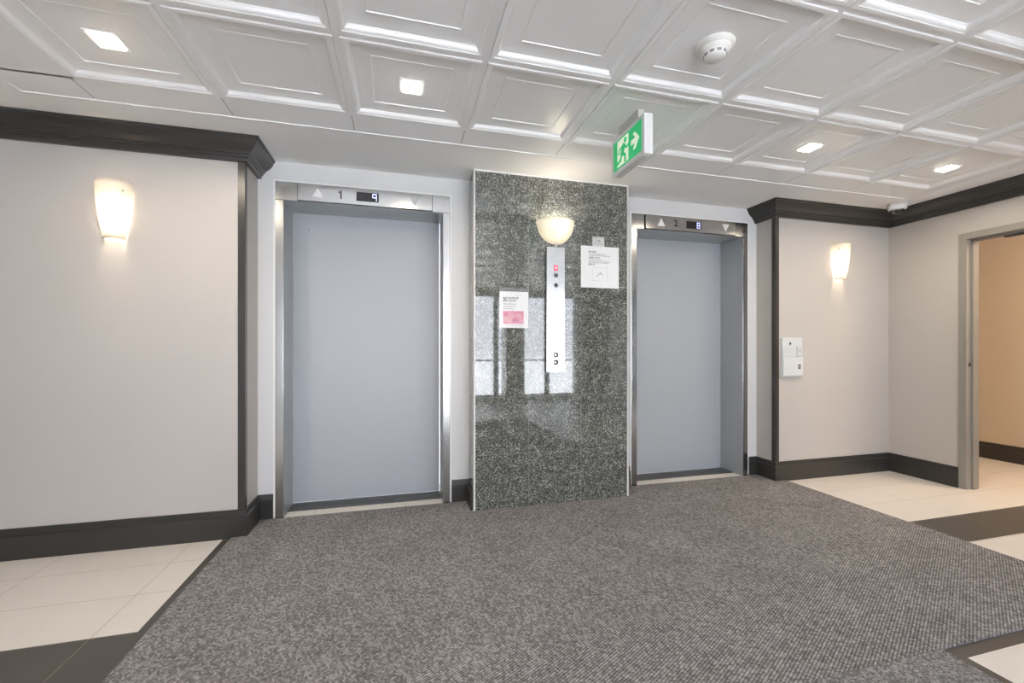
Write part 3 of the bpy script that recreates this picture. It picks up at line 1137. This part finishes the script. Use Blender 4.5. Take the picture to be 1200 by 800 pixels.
# diagram outline
qx0, qx1, qz0, qz1 = bx0 + 0.095, bx0 + 0.215, 1.635, 1.735
for (a, b, d0, d1) in ((qx0, qx1, qz0, qz0 + 0.0018), (qx0, qx1, qz1 - 0.0018, qz1), (qx0, qx0 + 0.0018, qz0, qz1), (qx1 - 0.0018, qx1, qz0, qz1)):
    pr.box(a, b, y0_, y1_, d0, d1, 2)
xm2, zm2 = (qx0 + qx1) / 2, 1.69
pr.prism([(xm2 - 0.030, zm2 - 0.022), (xm2 - 0.026, zm2 - 0.024), (xm2 + 0.004, zm2 + 0.002), (xm2 + 0.020, zm2 - 0.014), (xm2 + 0.023, zm2 - 0.011), (xm2 + 0.004, zm2 + 0.010)], 'y', y0_, y1_, 1)
pr.box(xm2 - 0.012, xm2 + 0.010, y0_, y1_, zm2 - 0.004, zm2 + 0.004, 2)
pr.build('diagram', ['dark_print', 'grey_print', 'pale_print'], root)

sx0, sx1, sz0, sz1 = 1.395, 1.492, 1.8935, 1.965
root = thing('notice_card', 'small grey card stuck just above the large square notice', 'notice', ((sx0 + sx1) / 2, PY, sz0))
MB().box(sx0, sx1, yn, PY - 0.0004, sz0, sz1).build('card', 'card_grey', root)
pr = MB()
pr.tube([(sx0 + 0.034, yn - 0.0004, 1.934), (sx0 + 0.042, yn - 0.0004, 1.940), (sx0 + 0.055, yn - 0.0004, 1.936)], 0.0016, 6, 0)
pr.lathe([(0.0, -0.0007), (0.005, -0.0006), (0.005, 0.0), (0.0, 0.0)], (sx0 + 0.058, yn - 0.0001, 1.934), 'y', 10, 0)
pr.build('symbol', ['dark_print', 'grey_print'], root)
pr = MB()
word_lines(pr, [(sx0 + 0.012, sx1 - 0.012, 1.954, 0.003)], 1, y0_, y1_)
pr.build('top_line', ['dark_print', 'grey_print'], root)
pr = MB()
word_lines(pr, [(sx0 + 0.012, sx1 - 0.012, 1.916, 0.003), (sx0 + 0.012, sx1 - 0.014, 1.908, 0.003)], 1, y0_, y1_)
pr.build('printed_lines', ['dark_print', 'grey_print'], root)

# ------------------------------------------------------------------ white dispenser on the alcove wall
ux0, ux1, uz0, uz1 = 3.152, 3.372, 0.885, 1.222
yf = YR - 0.0005
root = thing('wall_dispenser', 'white plastic dispenser box on the alcove wall under the right sconce', 'dispenser', ((ux0 + ux1) / 2, YR, uz0))
MB().rbox(ux0, ux1, yf - 0.016, yf, uz0, uz1, 0.006, 3).build('body', 'dispenser_plastic', root)
MB().rbox(ux0 + 0.004, ux1 - 0.004, yf - 0.026, yf - 0.0162, uz0 + 0.010, 1.058, 0.004, 3).build('front_cover', 'dispenser_plastic', root)
MB().rbox(ux0 + 0.006, ux1 - 0.006, yf - 0.021, yf - 0.0162, 1.061, 1.142, 0.002).build('window_band', 'pale_grey_plastic', root)
lk = MB().lathe([(0.0, -0.003), (0.018, -0.003), (0.020, -0.0015), (0.020, 0.0), (0.0, 0.0)], (ux0 + 0.085, yf - 0.0162, 1.172), 'y', 24).build('lock', 'dispenser_plastic', root)
MB().rbox(ux0 + 0.076, ux0 + 0.094, yf - 0.0206, yf - 0.0193, 1.162, 1.182, 0.0005).build('key_slot', 'dark_print', lk)
lv = MB().rbox(ux0 + 0.150, ux0 + 0.200, yf - 0.030, yf - 0.0212, 1.064, 1.150, 0.003).build('push_lever', 'pale_grey_plastic', root)
MB().box(ux0 + 0.1745, ux0 + 0.1785, yf - 0.0312, yf - 0.0302, 1.100, 1.118).build('lever_mark', 'dark_print', lv)
em = MB().rbox(ux0 + 0.162, ux0 + 0.189, yf - 0.0275, yf - 0.0262, 0.955, 0.991, 0.0005).build('emblem', 'dark_print', root)
MB().rbox(ux0 + 0.169, ux0 + 0.182, yf - 0.0286, yf - 0.0276, 0.967, 0.979, 0.0003).build('emblem_mark', 'card_grey', em)

# ------------------------------------------------------------------ exit sign
ex0, ex1, ey0, ey1, ez0, ez1 = 1.214, 1.266, 1.945, 2.290, 2.131, 2.341
root = thing('exit_sign', 'green running man exit sign box hanging from the coffered ceiling', 'exit sign', ((ex0 + ex1) / 2, (ey0 + ey1) / 2, ez1))
MB().rbox(ex0, ex1, ey0, ey1, ez0, ez1, 0.004, 3).build('housing', 'white_plastic', root)
MB().rbox((ex0 + ex1) / 2 - 0.018, (ex0 + ex1) / 2 + 0.018, ey0 + 0.07, ey1 - 0.07, ez1 + 0.0003, ZP - 0.0003, 0.002).build('ceiling_bracket', 'grey_plastic', root)
MB().rbox(ex0 + 0.008, ex1 - 0.008, ey0 + 0.03, ey1 - 0.03, ez0 - 0.006, ez0 - 0.0003, 0.002).build('lower_cover', 'grey_plastic', root)
for side, xf in ((-1, ex0), (1, ex1)):
    # (s, z): s runs left to right as seen by someone facing this side
    m = 0.024
    L_ = ey1 - ey0 - 2 * m
    Hh = ez1 - ez0 - 2 * m * 0.9
    zc0 = ez0 + m * 0.9

    def Q(s, z):
        yy = (ey1 - m - s * L_) if side < 0 else (ey0 + m + s * L_)
        return (yy, zc0 + z * Hh)
    d1, d2, d3 = xf + side * 0.0002, xf + side * 0.0012, xf + side * 0.0022
    pn = MB().prism([Q(0, 0), Q(1, 0), Q(1, 1), Q(0, 1)], 'x', d1, d2).build('panel', 'sign_green', root)
    flip = (lambda s: s) if side < 0 else (lambda s: 1 - s)
    wp = MB()
    wp.prism([Q(flip(.16), .06), Q(flip(.56), .06), Q(flip(.56), .94), Q(flip(.16), .94)], 'x', d2 + side * 0.0001, d3)
    # arrow
    arr = [(.66, .42), (.80, .42), (.72, .24), (.80, .24), (.93, .50), (.80, .76), (.72, .76), (.80, .58), (.66, .58)]
    wp.prism([Q(flip(s), z) for s, z in arr], 'x', d2 + side * 0.0001, d3)
    wp.build('pictogram', 'sign_pale', pn)
    # running figure
    man = MB()
    e1, e2 = d3 + side * 0.0001, d3 + side * 0.0011

    def limb(pts_, w_):
        for (a, b) in zip(pts_[:-1], pts_[1:]):
            ya, za = Q(flip(a[0]), a[1])
            yb, zb_ = Q(flip(b[0]), b[1])
            dx, dz = yb - ya, zb_ - za
            ln = math.hypot(dx, dz)
            nx, nz = -dz / ln * w_ / 2, dx / ln * w_ / 2
            ox, oz = dx / ln * w_ * 0.3, dz / ln * w_ * 0.3
            man.prism([(ya + nx - ox, za + nz - oz), (yb + nx + ox, zb_ + nz + oz), (yb - nx + ox, zb_ - nz + oz), (ya - nx - ox, za - nz - oz)], 'x', e1, e2)
    cyh, czh = Q(flip(.455), .80)
    man.prism([(cyh + 0.0155 * math.cos(t_ * math.pi / 8), czh + 0.0155 * math.sin(t_ * math.pi / 8)) for t_ in range(16)], 'x', e1, e2)
    limb([(.40, .66), (.34, .42)], 0.034)
    limb([(.41, .65), (.50, .52), (.58, .58)], 0.013)
    limb([(.36, .67), (.25, .62), (.21, .48)], 0.013)
    limb([(.36, .42), (.45, .30), (.45, .10)], 0.017)
    limb([(.33, .42), (.29, .24), (.12, .16)], 0.017)
    man.build('running_figure', 'sign_green', pn)

# ------------------------------------------------------------------ smoke detector
sxc, syc = 1.279, 1.515
root = thing('smoke_detector', 'round white smoke detector on a coffered ceiling tile', 'smoke detector', (sxc, syc, ZP))
MB().lathe([(0.0, -0.0004), (0.077, -0.0004), (0.078, -0.004), (0.075, -0.010), (0.066, -0.013), (0.064, -0.016), (0.0, -0.016)], (sxc, syc, ZP), 'z', 40).build('base', 'warm_white_plastic', root)
MB().lathe([(0.0, -0.0163), (0.062, -0.0163), (0.061, -0.024), (0.052, -0.031), (0.044, -0.034), (0.042, -0.052), (0.039, -0.055), (0.0, -0.055)], (sxc, syc, ZP), 'z', 40).build('sensor_head', 'warm_white_plastic', root)
for i in range(10):
    a = 2 * math.pi * i / 10
    ca, sa = math.cos(a), math.sin(a)
    vs = []
    for (rr, tt) in ((0.0435, -0.008), (0.0435, 0.008), (0.0452, 0.008), (0.0452, -0.008)):
        for z in (-0.0395, -0.0490):
            vs.append((sxc + rr * ca - tt * sa, syc + rr * sa + tt * ca, ZP + z))
    MB().add(vs, [(0, 2, 3, 1), (2, 4, 5, 3), (4, 6, 7, 5), (6, 0, 1, 7), (0, 6, 4, 2), (1, 3, 5, 7)]).build('vent_slot', 'grey_print', root)

# ------------------------------------------------------------------ security camera in the corner
kx, ky = 4.150, 2.715
root = thing('security_camera', 'small white dome security camera in the right ceiling corner above the dark crown', 'camera', (kx, ky, CZ))
MB().lathe([(0.0, -0.0006), (0.064, -0.0006), (0.064, -0.044), (0.061, -0.049), (0.050, -0.050), (0.0, -0.050)], (kx, ky, CZ), 'z', 32).build('housing', 'white_plastic', root)
dm = MB().lathe([(0.046, -0.0503), (0.045, -0.060), (0.040, -0.074), (0.030, -0.085), (0.016, -0.091), (0.0, -0.093)], (kx, ky, CZ), 'z', 28).build('dome', 'smoked_dome', root)
MB().lathe([(0.0468, -0.0503), (0.050, -0.0503), (0.050, -0.0560), (0.0468, -0.0560), (0.0468, -0.0503)], (kx, ky, CZ), 'z', 28).build('dome_ring', 'pale_grey_plastic', root)
